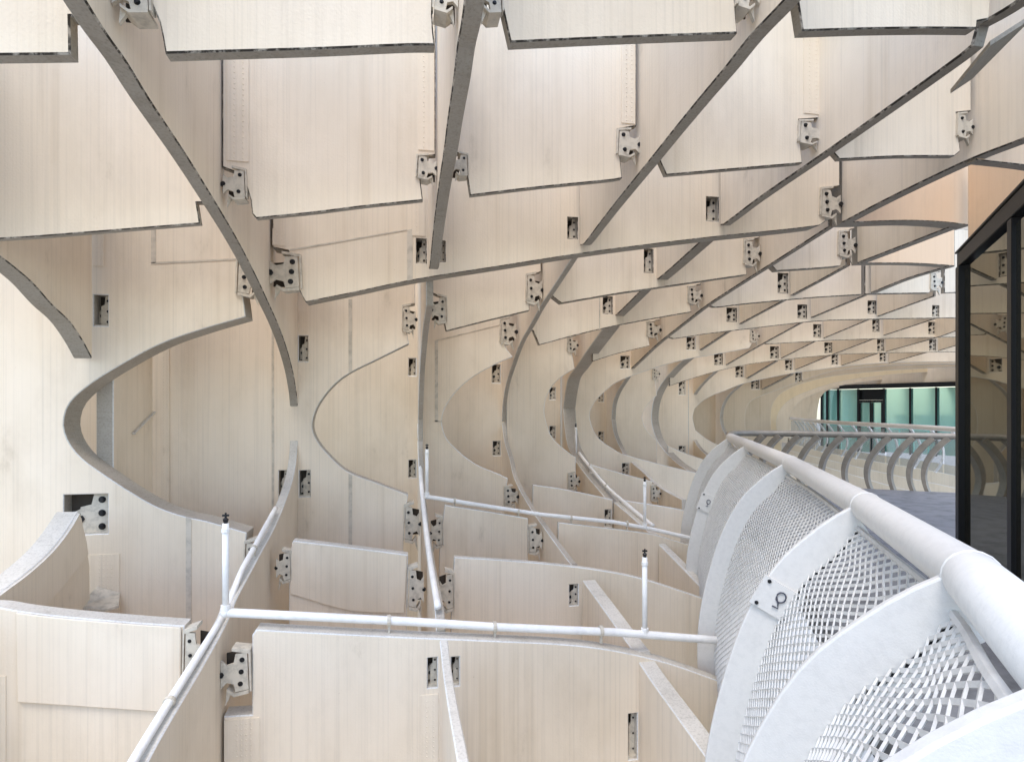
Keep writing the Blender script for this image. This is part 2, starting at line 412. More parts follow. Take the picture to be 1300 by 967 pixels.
A(1, .06, 'second-row ceiling panel with curved lower edge beside the top of the glass building',
  [(1050, 'u'), (1050, 180), (1060, 195), (1066, 202), (1140, 198.4), (1212, 198), (1219, 192), (1214, 143), (1233, 141), (1233, 'u')],
  br=[(1214, 143, 1233, 180, 'r', 2)])
A(1, .10, 'warm-lit ceiling panel in the upper right corner above the black frame',
  [(1240, 'u'), (1240, 203), (1295, 209), (1340, 216), (1340, 'u')], m=WARMLIT)
A(2, .28, 'big pale panel at the left edge with a wide C-shaped cut-out',
  [(-300, 'u'), (332, 'u'), (332, 326), (301, 328), (309, 381), (311.5, 402), (259.4, 417), (204.8, 436), (150, 465), (112.6, 489), (88.7, 511), (81, 531), (82, 549), (90, 566),
   (104, 582), (128.4, 600), (166.5, 625), (200.6, 644), (235.7, 656), (260, 661), (313, 676), (309, 720), (307, 760), (307, 'd'), (-300, 'd')],
  br=[(301, 328, 332, 381, 'r'), (311, 684, 336, 740, 'r'), (119, 374, 137, 414, 'h'), (81, 628, 137, 677, 'h')],
  strips=[((236, 656), (243, 658), (243, 800), (236, 800)), ((192, 250), (198, 250), (198, 334), (192, 334)), ((192, 333), (300, 328), (300, 330), (192, 335.5))],
  nails=[(118, 270, 132, 338, 2), (113, 704, 152, 790, 4)])
A(2, .20, 'long ceiling panel crossing the picture centre, its lower edge rising to the right',
  [(346, 'u'), (346, 314), (366, 318), (380, 368), (388, 383.5), (452.6, 370.5), (524, 355.5), (634, 338), (720.6, 324.4), (780, 316), (892.3, 302.3), (1040, 286.3), (1048, 281), (1043, 240), (1066, 236), (1066, 'u')],
  br=[(343, 320, 382, 374, 'l'), (529, 303, 541, 334, 'h'), (556.5, 306, 565, 332, 'h'), (721, 276, 733, 303, 'h'), (897, 250, 912, 281, 'h'), (1041, 237, 1066, 281, 'r')],
  strips=[((517, 292), (524, 291), (524, 355), (517, 356.5)), ((368, 316.5), (517, 291), (517, 292.5), (368, 318.5))], nails=[(346, 290, 362, 312, 2), (523, 250, 540, 300, 1)])
A(2, .20, 'warm-lit ceiling panel with arched lower edge next to the black steel corner',
  [(1072, 'u'), (1072, 282), (1088, 282), (1124, 280.5), (1160, 280), (1200, 282), (1224.5, 285), (1233, 286), (1233, 'u')], m=WARMLIT)
A(3, .20, 'panel with the second C-shaped cut-out, left of the steep middle rib',
  [(170, 'u'), (527, 'u'), (527, 385), (511, 388), (519, 436), (480.6, 455), (444.5, 473), (426.5, 486), (410.4, 504), (400.4, 521), (396.4, 536.4), (397.4, 548.5),
   (404.4, 562.5), (420.5, 581), (440.5, 598), (480.7, 614), (517.8, 628), (512, 690), (512, 'd'), (170, 'd')],
  br=[(511, 386, 528, 425, 'r'), (513, 638, 533, 692, 'r'), (379, 426, 391, 459, 'h'), (354, 597, 364, 630, 'h'), (380, 597, 394, 630, 'h')],
  strips=[((442.5, 380), (447, 380), (447, 471), (442.5, 474)), ((442.5, 601), (447, 603), (447, 692), (442.5, 692)), ((345, 400), (348, 400), (348, 700), (345, 700))],
  nails=[(203, 440, 215, 640, 2), (380, 395, 391, 422, 2), (380, 634, 392, 690, 2)])
A(3, .20, 'dim strip of panel seen deep inside the first C-shaped cut-out', [(-20, 'u'), (150, 'u'), (150, 'd'), (-20, 'd')])
A(3, .12, 'short hanging ceiling panel between the middle rib and the first full hoop rib',
  [(549, 'u'), (549, 372), (558, 376), (566, 419), (568, 419.7), (620, 406.5), (672.5, 394), (669, 350), (687, 345), (687, 'u')],
  br=[(548, 374, 567, 414, 'l'), (668, 346, 688, 390, 'r')])
A(3, .14, 'long ceiling panel under the central one, starting at the first full hoop rib',
  [(692, 'u'), (692, 366), (702.5, 376.5), (713, 384.6), (780, 373), (828, 366), (890, 357), (948, 348.5), (944, 304), (964, 302), (964, 'u')],
  br=[(818, 316, 829, 346, 'h'), (944, 303, 964, 341, 'r')])
A(3, .12, 'small ceiling panel with level lower edge, two bays left of the black steel corner',
  [(972, 'u'), (972, 330), (983, 340), (986.6, 343.5), (1040, 340), (1067, 337.5), (1070, 325), (1066, 295), (1085, 290), (1085, 'u')],
  br=[(1064, 292, 1085, 330, 'r')])
A(3, .14, 'warm-lit ceiling panel with arched edge touching the black steel corner',
  [(1090, 'u'), (1090, 334.5), (1106, 334), (1152, 334), (1185, 335.5), (1212, 337.5), (1212, 'u')], m=WARMLIT)
A(4, .16, 'tan panel filling the second C-shaped cut-out from behind',
  [(398, 'u'), (534, 'u'), (534, 'd'), (398, 'd')], br=[(519, 455, 528, 477, 'h'), (519, 584, 528, 606, 'h')])
A(4, .07, 'panel with the third C-shaped cut-out, between the middle rib and the first full hoop',
  [(536, 'u'), (653, 'u'), (653, 400), (635, 403), (642, 440), (651, 453), (632, 461), (600, 479), (582, 494), (568, 512), (562, 526.4), (561.5, 540.5), (567, 556.5), (580, 570.5),
   (593, 581.6), (610, 592), (632.3, 601), (644.8, 607), (640, 645), (640, 'd'), (536, 'd')],
  br=[(635, 402, 655, 440, 'r'), (640, 616, 657, 645, 'r')],
  strips=[((552, 432), (556, 431), (556, 535), (552, 535)), ((552, 533.5), (561, 533.5), (561, 535.5), (552, 535.5)), ((556, 431), (636, 411.5), (636, 412.5), (556, 432.2))])
A(4, .10, 'long ceiling panel in the third row, from the first hoop rib to mid right',
  [(660, 'u'), (660, 412), (677, 420), (684.5, 438), (732.6, 425), (780, 414), (830, 404.5), (878, 396), (873, 364), (890, 361), (890, 'u')],
  br=[(766, 377, 777, 398, 'h'), (873, 362, 890, 388, 'r')], strips=[((760.5, 360), (762, 360), (762, 418), (760.5, 418.5))])
A(4, .08, 'thin ceiling panel right of centre, one row below the small level one',
  [(897, 'u'), (897, 385), (906, 390), (936, 387), (990, 381.6), (1040, 377.3), (1094, 374), (1094, 'u')], br=[(988, 347, 1000, 372, 'h')])
A(4, .10, 'thin warm ceiling panel just left of the glass wall, third from the top',
  [(1098, 'u'), (1098, 373.5), (1140, 372.6), (1180, 372), (1183, 366), (1181, 348), (1195, 345), (1195, 'u')], br=[(1181, 346, 1195, 371, 'r')])
A(4, .08, 'short ceiling panel end running behind the black mullion', [(1199, 'u'), (1199, 372), (1330, 366), (1330, 'u')])
A(5, .10, 'tan panel filling the third C-shaped cut-out from behind',
  [(520, 'u'), (641, 'u'), (641, 'd'), (520, 'd')], br=[(625, 463, 635, 486, 'h'), (626, 560, 635, 578, 'h')])
A(5, .07, 'panel with the narrow fourth C-shaped cut-out between the first and second hoop ribs',
  [(643, 'u'), (732, 'u'), (732, 426), (720, 428), (726, 449), (729.6, 468), (720.6, 473), (704.5, 486), (694.5, 502), (691, 518.4), (692.5, 532.4), (698.5, 550.5), (706.5, 561.5), (726.6, 577.6),
   (731, 580), (731, 'd'), (643, 'd')], br=[(720, 427, 733, 449, 'r'), (721, 599, 735, 623, 'r')])
A(5, .07, 'small ceiling panel wedged right of the second, thickest hoop rib',
  [(752, 'u'), (752, 459), (780, 450), (800, 445), (825, 439), (821, 409), (838, 406), (838, 'u')], br=[(821, 407, 838, 430, 'r')])
A(5, .07, 'long thin ceiling panel of the fifth row reaching the glass wall',
  [(845, 'u'), (845, 424), (850, 428.5), (855, 430), (900, 423.5), (954.5, 417), (1040, 407.5), (1100, 405.5), (1217, 403.6), (1330, 404), (1330, 'u')],
  br=[(923, 391, 935, 408, 'h'), (1013, 387, 1024, 404, 'h'), (1102, 382, 1112, 398, 'h'), (1184, 388, 1192, 402, 'h')])
A(6, .07, 'panel filling the fourth C-shaped cut-out from behind', [(623, 'u'), (712, 'u'), (712, 'd'), (623, 'd')], br=[(698, 492, 705, 507, 'h'), (698, 541, 705, 557, 'h')])
A(6, .06, 'panel with the fifth C-shaped cut-out and a long sweeping lower lip behind the balustrade',
  [(724, 'u'), (962, 'u'), (962, 417), (952, 418), (955, 436), (951, 442), (902, 451), (872, 456), (838, 465), (800, 478), (780, 487), (765.7, 499), (756.7, 508), (749.7, 520.4), (748.7, 530.4),
   (753.7, 546.5), (762.7, 558.5), (780, 570.5), (789, 575.5), (836, 588.6), (880, 599), (930, 612), (930, 'd'), (724, 'd')],
  br=[(788, 452, 799, 468, 'h'), (872, 428, 883, 444, 'h'), (952, 417, 963, 436, 'r'), (790, 588, 798, 602, 'h')])
A(6, .06, 'thin ceiling panel of the sixth row reaching the glass wall',
  [(968, 'u'), (968, 432), (973, 437), (1040, 433), (1118, 430), (1217, 428), (1330, 428), (1330, 'u')],
  br=[(1033, 412, 1042, 428, 'h'), (1108, 406, 1116, 421, 'h'), (1179, 409, 1188, 424, 'h')])
A(7, .06, 'panel filling the fifth C-shaped cut-out from behind', [(694, 'u'), (772, 'u'), (772, 'd'), (694, 'd')], br=[(760, 496, 766, 510, 'h'), (760, 548, 766, 560, 'h')])
A(7, .06, 'panel with a small half-moon cut-out between the third and fourth hoop ribs',
  [(774, 'u'), (836, 'u'), (836, 466), (828, 467), (832, 484), (834, 502), (829, 506), (818, 520), (815, 530), (820, 544.5), (829, 554.5), (834, 559), (834, 'd'), (774, 'd')],
  br=[(828, 466, 837, 483, 'r')])
A(7, .06, 'thin ceiling panel of the seventh row curving down to the fourth hoop rib',
  [(850, 'u'), (850, 490), (874, 482), (913, 470.6), (960.5, 461), (1040, 452), (1088, 449), (1217, 446.8), (1330, 447), (1330, 'u')],
  br=[(907, 449, 917, 463, 'h'), (978, 440, 988, 455, 'h'), (1047, 435, 1056, 448, 'h'), (1114, 431, 1122, 446, 'h'), (1180, 431, 1188, 445, 'h')])
A(8, .06, 'panel filling the half-moon cut-out from behind', [(748, 'u'), (811, 'u'), (811, 'd'), (748, 'd')])
A(8, .06, 'tall upright panel closing the bay between the fourth and fifth hoop ribs',
  [(816, 'u'), (874, 'u'), (874, 'd'), (816, 'd')], br=[(862, 483, 870, 501, 'h', 2), (862, 566, 870, 578, 'h', 2)])
A(8, .06, 'last grey ceiling panel before the bright opening, hooking down at the left',
  [(874, 'u'), (1330, 'u'), (1330, 460), (1217, 459), (1130, 460.5), (1080, 464), (1040, 469), (1010.7, 473), (964.5, 482), (940.5, 488), (920, 496), (908, 500.5), (892, 509), (882, 518.5), (879.5, 530), (883, 546), (900, 559), (925, 570), (925, 'd'), (874, 'd')],
  br=[(934, 465, 944, 479, 'h'), (997, 457, 1006, 470, 'h'), (1056, 450, 1064, 463, 'h'), (1117, 447, 1125, 459, 'h')])
A(9, .25, 'shaded inner arch panel at the left of the bright opening',
  [(850, 'u'), (1340, 'u'), (1340, 463), (1217, 462), (1130, 464), (1060, 471), (1022, 482), (1010.7, 486), (980.6, 497), (960.5, 505), (952.5, 510), (948, 517), (946, 529), (946.5, 545), (952, 570), (952, 'd'), (850, 'd')], m=TANSHADE,
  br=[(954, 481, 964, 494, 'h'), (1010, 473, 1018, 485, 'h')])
A(10, .14, 'shaded arch panel just behind the inner arch',
  [(870, 'u'), (1340, 'u'), (1340, 466), (1217, 466), (1130, 470), (1060, 477), (1026.7, 484), (1006.7, 491), (990.6, 500), (982, 511), (979, 522), (979, 545), (985, 580), (985, 'd'), (870, 'd')], m=TANSHADE)
A(11, .2, 'sunlit yellow arch panel framing the opening',
  [(890, 'u'), (1340, 'u'), (1340, 471), (1217, 471), (1130, 476), (1060, 486), (1020, 499), (1004, 507), (992.6, 517), (986.5, 530), (986.6, 545), (994, 580), (994, 'd'), (890, 'd')], m=SUNTINT)
A(12, .2, 'pale innermost arch panel around the green glass',
  [(910, 'u'), (1340, 'u'), (1340, 475), (1217, 476), (1130, 481), (1060, 491), (1025, 504), (1010.7, 514), (1003, 525), (1000, 536), (1000, 550), (1008, 585), (1008, 'd'), (910, 'd')])
A(13, .2, 'sunlit cream panel curving round the left end of the teal glazing',
  [(930, 'u'), (1340, 'u'), (1340, 480), (1217, 481), (1130, 485.5), (1075, 491), (1050, 496), (1041, 505), (1038, 520), (1037, 540), (1040, 575), (1040, 'd'), (930, 'd')])
# low crosswise panels (floor of the shell)
A(1, .14, 'large floor panel in the foreground with a pipe clipped along its top',
  [(325, 799), (400, 803), (520, 808.8), (620, 813), (720, 818), (780, 825.6), (840, 839), (880, 852), (940, 875), (1000, 905), (1000, 'd'), (284, 'd'), (284, 909), (320, 907), (320, 806)],
  br=[(281, 824, 318, 884, 'l'), (543, 835, 555, 872, 'h'), (573, 834, 583, 870, 'h'), (798, 906, 809, 963, 'h')],
  nails=[(285, 914, 330, 1000, 4), (534, 882, 556, 1000, 2)])
A(1, .14, 'floor panel in the lower left corner with a raised rectangular board',
  [(-200, 763), (-60, 768), (0, 771), (22, 775), (80, 782), (160.5, 789), (234, 794), (234, 'd'), (-200, 'd')],
  br=[(234, 796, 262, 870, 'r')], plates=[([(22, 776), (80, 783), (160.5, 790), (231, 795), (230, 903), (24, 889)], .022)], nails=[(-30, 860, 8, 1000, 3)])
A(2, .12, 'low floor panel with a pale board between the curved pipe rib and the middle rib',
  [(372, 686), (440, 694), (517.8, 704), (514, 'd'), (367, 'd'), (367, 751), (369, 700)],
  br=[(351, 698, 370, 742, 'l'), (518, 718, 538, 778, 'r')], plates=[([(371, 688), (440, 695.5), (516, 705), (513, 777), (442.5, 773), (369, 752)], .02)])
A(2, .08, 'wide floor panel in the second low row, passing behind the upright white post',
  [(577, 707), (640, 711), (700, 716), (760, 723.4), (812, 733.5), (862, 749), (920, 770), (980, 800), (980, 'd'), (573, 'd'), (573, 775)],
  br=[(558, 724, 576, 780, 'l'), (723, 742, 734, 768, 'h')])
A(3, .08, 'small square floor panel under the second pipe, right of the middle rib',
  [(565, 641), (620, 649.5), (670.5, 658), (669.5, 'd'), (557, 'd'), (558, 698)], br=[(547, 654, 562, 698, 'l'), (671, 666, 688, 706, 'r')])
A(3, .08, 'floor panel in the third low row running right to the white balustrade',
  [(709, 663), (760, 669), (828, 678), (860, 687), (930, 706), (930, 'd'), (704, 'd')])
A(4, .07, 'small floor panel between the first hoop and the second hoop, above the second pipe',
  [(676.5, 615), (720, 621.5), (778, 634), (776, 'd'), (672, 'd')], br=[(768, 647, 776, 668, 'h')])
A(4, .07, 'short floor panel end showing at the left side of the balustrade tip',
  [(788, 633.5), (794, 635), (820, 639), (862, 646), (920, 660), (920, 'd'), (788, 'd')])
A(5, .07, 'floor panel behind the second hoop rib crossed by a thin white pipe',
  [(749, 589), (783.6, 599), (828.4, 611), (826, 'd'), (749, 'd')], br=[(826, 615, 838, 638, 'r')])
A(7, .06, 'low panel lip at the foot of the fourth hoop rib', [(848, 566), (870, 575), (910, 588), (960, 600), (960, 'd'), (848, 'd')])
# sunlit low rows seen between the ribs of the far balustrade
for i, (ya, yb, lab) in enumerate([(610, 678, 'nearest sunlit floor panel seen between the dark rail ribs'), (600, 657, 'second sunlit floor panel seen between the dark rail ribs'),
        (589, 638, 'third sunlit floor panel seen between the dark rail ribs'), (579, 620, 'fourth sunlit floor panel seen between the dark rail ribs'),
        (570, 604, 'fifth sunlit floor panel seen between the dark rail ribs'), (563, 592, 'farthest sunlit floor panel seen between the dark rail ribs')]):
    A(7 + i, .35, lab, [(1000, ya - 8), (1050, ya + 4), (1120, (ya + yb) / 2), (1217, yb), (1340, yb + 30), (1340, 'd'), (1000, 'd')], m=TANSHADE)
# ================================================================ lengthwise panels
B(0, .14, 'curved rib tip hanging at the left edge above the first C-shaped cut-out',
  [(-420, -60), (-200, 170), (-100, 256), (0, 325.5), (40, 358), (66, 387), (88, 408), (104, 431), (117, 455), (117, 'u'), (-420, 'u')])
B(0, .16, 'curved floor rib climbing at the left edge, tan on its right face',
  [(99.3, 649), (86, 670), (66, 696), (36, 724), (0, 751.5), (-80, 812), (-200, 905), (-400, 1080), (-400, 'd'), (114, 'd'), (114, 720), (109.5, 694), (104, 657)],
  plates=[([(98, 652), (86, 672), (66, 698), (36, 726), (0, 753), (-60, 800), (-60, 845), (0, 805), (57, 766), (109, 704), (107, 690)], .02)])
B(0, .14, 'upright panel end glimpsed inside the first C-shaped cut-out', [(144, 'u'), (194, 'u'), (194, 'd'), (144, 'd')],
  plates=[([(167, 552), (194, 525), (194, 522), (167, 549)], .035)])
B(1, .085, 'long curved rib sweeping down from the top left to a point near the centre',
  [(-150, -480), (0, -188), (60, -82), (109.3, 2), (136.4, 45), (160.5, 79), (190.6, 128), (233.7, 193), (260, 235), (293, 290), (308, 317), (326, 352.5), (342, 387), (354, 414), (364, 442), (372, 472), (376.7, 500), (378, 516), (378, 'u'), (-150, 'u')])
B(1, .085, 'curved floor rib with a white pipe along its top, rising from the bottom left',
  [(378, 558.5), (376.3, 582), (372.3, 606), (360.3, 642), (346.3, 674), (332, 700), (318, 726.4), (300, 760.5), (290, 786), (260, 841), (206.6, 931.5), (187.6, 966.6), (120, 1090), (20, 1260), (20, 'd'), (378, 'd')])
B(2, .085, 'steep middle rib dropping from the top edge to the long central panel',
  [(655, -430), (620, -240), (600, -90), (589, 2), (585, 32), (580, 60), (576, 96), (568, 152.5), (563, 193), (558, 226), (553, 264), (549, 300), (545, 339.4), (543, 340), (543, 'u'), (660, 'u')])
B(2, .07, 'tall thin hoop rib near the centre carrying a white pipe',
  [(541, 'u'), (541, 388), (537, 414), (534, 448), (532, 482), (530.6, 532), (530.6, 560), (531.3, 582), (533, 622), (538, 678), (544, 722.5), (552, 775), (553.5, 800), (553.5, 'd'), (527, 'd'), (527, 'u')])
B(2, .055, 'floor rib at the bottom centre, its worn top running toward the viewer',
  [(558, 812), (562, 850), (568, 893), (580, 964), (582, 985), (582, 'd'), (557, 'd')])
B(3, .085, 'straight ceiling rib descending from the top right to the central panel',
  [(1300, -345), (1160, -185), (1060, -72), (993.6, 2), (950.5, 48), (920.4, 86), (890.3, 122), (854, 166.5), (833, 193), (780, 259), (760.7, 284), (740.7, 310), (736, 311), (736, 'u'), (1300, 'u')])
B(3, .07, 'first full hoop rib right of centre, narrow and evenly curved',
  [(726, 'u'), (726, 327), (704.5, 360.5), (686.5, 388), (674.5, 410), (660, 436), (650.4, 462), (642.4, 488), (638.4, 512), (637, 536.4), (640.4, 560.5), (646.4, 580.6), (652, 605), (668.4, 637), (686.5, 664), (720.6, 711), (725, 716), (725, 'd'), (615, 'd'), (615, 'u')])
B(3, .13, 'short floor rib with a square near end, beside the upright white post',
  [(739.7, 736.5), (766, 773), (798, 818), (806, 828), (806, 'd'), (737, 'd')])
B(3, .13, 'floor rib in the bottom foreground touching the white balustrade',
  [(811, 840), (829, 867), (860, 910), (898, 963), (940, 1022), (1000, 1110), (1000, 'd'), (811, 'd')])
B(4, .09, 'upper right ceiling rib with a kinked end near the glass building',
  [(1520, -170), (1290, 3), (1256, 24), (1241, 32), (1234, 58), (1218.5, 71), (1144, 125), (1048, 193), (960, 254), (918, 285.5), (914, 286), (914, 'u'), (1520, 'u')])
B(4, .15, 'stubby grey fin under the central panel, right of centre', [(901, 'u'), (901, 296), (888, 308), (835, 354.5), (831, 354), (831, 'u')])
B(4, .15, 'stubby grey fin one row below, above the thickest hoop rib', [(822, 'u'), (822, 360), (813, 369.5), (795, 387.6), (779, 402.5), (777, 402), (777, 'u')])
B(4, .26, 'second and thickest hoop rib with a dark rounded soffit',
  [(768, 'u'), (768, 414), (744.7, 446), (730.6, 467), (721.6, 480), (717.6, 498), (715, 518.4), (716.6, 540.4), (720.6, 564.5), (727, 578), (733, 588), (745, 604), (766, 629), (772, 638), (772, 'd'), (695, 'd'), (695, 'u')])
B(4, .10, 'thin floor rib beside the pipe that climbs to the thickest hoop', [(779, 637), (795, 650), (820, 672), (832, 682), (832, 'd'), (779, 'd')])
B(4, .10, 'short floor rib vanishing behind the balustrade near the white post', [(836, 690), (858, 712), (885, 740), (908, 764), (908, 'd'), (836, 'd')])
B(5, .12, 'ceiling rib with dark underside reaching from the upper right corner',
  [(1540, 78), (1400, 135), (1300, 176), (1252.6, 194), (1223.5, 206), (1160, 236), (1110, 261), (1070, 282), (1068, 282), (1068, 'u'), (1540, 'u')])
B(5, .08, 'long slender ceiling rib slanting over three rows toward the third hoop', [(1052, 'u'), (1052, 288), (985, 331), (930, 366), (898, 387), (868, 410), (834, 437), (801, 468), (800, 468), (800, 'u')])
B(5, .10, 'third hoop rib, small, inside the fifth C-shaped cut-out', [(796, 'u'), (796, 478), (783.6, 497.6), (778, 513.5), (776.5, 532), (779.6, 550.4), (790, 574), (797, 586), (797, 'd'), (762, 'd'), (762, 'u')])
B(5, .08, 'slim white-topped floor rib left of the balustrade tip', [(801, 586), (815, 598), (828, 611), (840, 620), (866, 634), (866, 'd'), (801, 'd')])
B(6, .08, 'warm-lit lengthwise panel behind the sloping black beam', [(1228, 'u'), (1228, 312), (1300, 300), (1400, 280), (1400, 'u')], m=WARMLIT)
B(6, .14, 'dark-edged rib between the two arched warm-lit panels', [(1204, 'u'), (1204, 289), (1140, 314), (1088, 334), (1087, 'u')])
B(6, .08, 'slanting rib in the third bay left of the black mullion', [(1074, 'u'), (1074, 337), (1040, 356), (1003, 375.5), (1002, 'u')])
B(6, .07, 'slanting rib at the right, in the row above the fifth panel row', [(995, 'u'), (995, 381), (938, 411.5), (937, 'u')])
B(6, .08, 'short fin above the fourth hoop rib', [(928, 'u'), (928, 418), (888, 444.5), (886, 'u')])
B(6, .20, 'fourth hoop rib, broad, at the right of the small half-moon cut-out',
  [(876, 'u'), (876, 451), (868, 457), (854, 470), (838, 490), (830, 508), (827, 526.4), (828, 540.4), (834, 558.5), (846, 574.6), (860, 588), (878, 600), (885, 606), (885, 'd'), (812, 'd'), (812, 'u')])
B(7, .12, 'dark-edged rib left of the mullion under the warm-lit panel', [(1204, 'u'), (1204, 338), (1150, 354), (1105, 372), (1104, 'u')])
B(7, .07, 'slanting rib just right of the thin right-hand panel', [(1097, 'u'), (1097, 375), (1029, 403.5), (1027, 'u')])
B(7, .06, 'slender rib slanting across the sixth ceiling row', [(1018, 'u'), (1018, 409), (965, 438), (921, 463.5), (920, 'u')])
B(7, .10, 'fifth hoop rib near the end of the tunnel', [(909, 'u'), (909, 470), (892, 486), (880, 502), (874, 518.4), (872.7, 532.4), (876, 548.5), (886, 566.5), (896, 576.6), (910, 590), (910, 'd'), (855, 'd'), (855, 'u')])
B(8, .06, 'slanting rib beside the thin warm panel near the glass wall', [(1185, 'u'), (1185, 376), (1113, 402), (1111, 'u')])
B(8, .05, 'slanting rib in the sixth row, second from the mullion', [(1103, 'u'), (1103, 405.5), (1045, 429.5), (1044, 'u')])
B(8, .05, 'slanting rib in the seventh row above the fifth hoop', [(1036, 'u'), (1036, 432.5), (991, 455), (990, 'u')])
B(8, .09, 'short fin in the eighth row near the tunnel end', [(984, 'u'), (984, 458.5), (947, 480.5), (946, 'u')])
B(8, .10, 'sixth and last hoop rib beside the shaded arch', [(943, 'u'), (943, 485), (924.4, 502), (916.4, 516.4), (914, 530.4), (916.4, 542.5), (922.4, 553.5), (934, 568), (934, 'd'), (898, 'd'), (898, 'u')])
B(9, .05, 'slanting rib in the sixth row nearest the mullion', [(1187, 'u'), (1187, 404.5), (1121, 426), (1119, 'u')])
B(9, .05, 'long thin rib slanting through the seventh and eighth rows', [(1112, 'u'), (1112, 429), (1057, 450), (1009, 469.5), (1008, 'u')])
B(9, .12, 'short fin beside the shaded arch', [(1003, 'u'), (1003, 475.5), (967, 494), (966, 'u')])
B(10, .05, 'long thin rib meeting the mullion in the seventh row', [(1262, 'u'), (1262, 404), (1216, 419), (1192, 427.5), (1124, 446.5), (1123, 'u')])
B(10, .05, 'thin rib in the eighth row above the opening', [(1113, 'u'), (1113, 449), (1068, 464), (1067, 'u')])
B(11, .05, 'thin rib in the eighth row nearest the mullion', [(1176, 'u'), (1176, 447.5), (1128, 461), (1127, 'u')])
B(11, .05, 'faint last rib in the seventh row beside the mullion', [(1232, 'u'), (1232, 433), (1190, 445.5), (1189, 'u')])
# ================================================================ balustrade of the walkway
HR = .45                                            # handrail below the eye
def rp(x, y): return at(x, y, HR * F / (y - YH))
rail_img = [(1400, 872), (1300, 786), (1250, 742), (1200, 707), (1150, 675), (1100, 643.5), (1040, 606), (1000, 587), (960, 569.5), (938, 560), (927, 555.5)]
front = spline3([at(1420, 915, .72), at(1300, 796, .96), at(1250, 746, 1.32)] + [rp(*p) for p in rail_img[3:]], 10)
tip = front[-1]
back = spline3([tip, rp(926.5, 552.0), rp(936, 550.0), rp(980, 550), (rp(1040, 551)), rp(1100, 552), rp(1160, 553), rp(1225, 554), rp(1300, 556)], 10)
def s_at(pts, L, x):                                 # arc length where the rail crosses image column x
    best = None
    for i, p in enumerate(pts):
        u, v = p.x, p.y; X = u * CT + v * ST; Z = -u * ST + v * CT
        e = abs(PX + F * X / Z - x)
        if best is None or e < best[0]: best = (e, L[i])
    return best[1]
def arc_len(pts):
    L = [0]
    for a, b in zip(pts, pts[1:]): L.append(L[-1] + (b - a).length)
    return L
bm = bmesh.new(); _L = arc_len(front)
kn = [front[0]] + [front[min(range(len(_L)), key=lambda i: abs(_L[i] - s_at(front, _L, x)))] for x in (1236, 1098, 1006, 952)] + [front[-2], front[-1]]
tube(bm, kn, .065, 20)
frail = tag(bm_obj('handrail', bm, [WHITE], None, front[0].copy(), True), 'thick white tubular handrail running along the near side of the balustrade', 'handrail')
for a, b in zip(kn[1:-2], kn[2:-1]):
    wd_ = bmesh.new(); dv = (b - a).normalized(); tube(wd_, [a - dv * .007, a - dv * .003, a + dv * .003, a + dv * .007], [.0655, .0685, .0685, .0655], 20, False)
    bm_obj('weld_seam', wd_, [WHITE], frail, None, True)
bm = bmesh.new(); tube(bm, back, .05, 14)
brail = tag(bm_obj('handrail', bm, [FARSHADE], None, back[-1].copy(), True), 'shaded handrail returning along the far side of the walkway', 'handrail')
def frame(pts, s, L):
    for i in range(len(L) - 1):
        if L[i + 1] >= s or i == len(L) - 2:
            t = (s - L[i]) / max(1e-6, L[i + 1] - L[i]); p = pts[i].lerp(pts[i + 1], t)
            a, b = pts[max(0, i - 4)], pts[min(len(pts) - 1, i + 5)]
            d = (b - a); d.z = 0; d.normalize(); return p, d
PROF = [(.0, .0), (.055, .09), (.145, .20), (.30, .345), (.52, .465), (.78, .555), (1.12, .635), (1.42, .67), (1.8, .66), (2.18, .58), (2.6, .43), (2.95, .24)]
prof = [Vector((d, o, 0)) for d, o in PROF]; prof = spline3(prof, 5)
PL = arc_len(prof)
def pp(q):                                           # point and tangent of the rib profile at arc length q
    for i in range(len(PL) - 1):
        if PL[i + 1] >= q or i == len(PL) - 2:
            t = (q - PL[i]) / (PL[i + 1] - PL[i]); v = prof[i].lerp(prof[i + 1], t); g = (prof[i + 1] - prof[i]).normalized(); return v, g
FL = arc_len(front)
def surf(s, q, inset=0):
    p, d = frame(front, s, FL); n = Vector((-d.y, d.x, 0))      # outward: to the left of the path
    v, g = pp(q)
    return p + n * (v.y - inset * g.x) + Vector((0, 0, -v.x - inset * -g.y)), d, n * g.y + Vector((0, 0, -g.x)), (n * g.x + Vector((0, 0, g.y)))
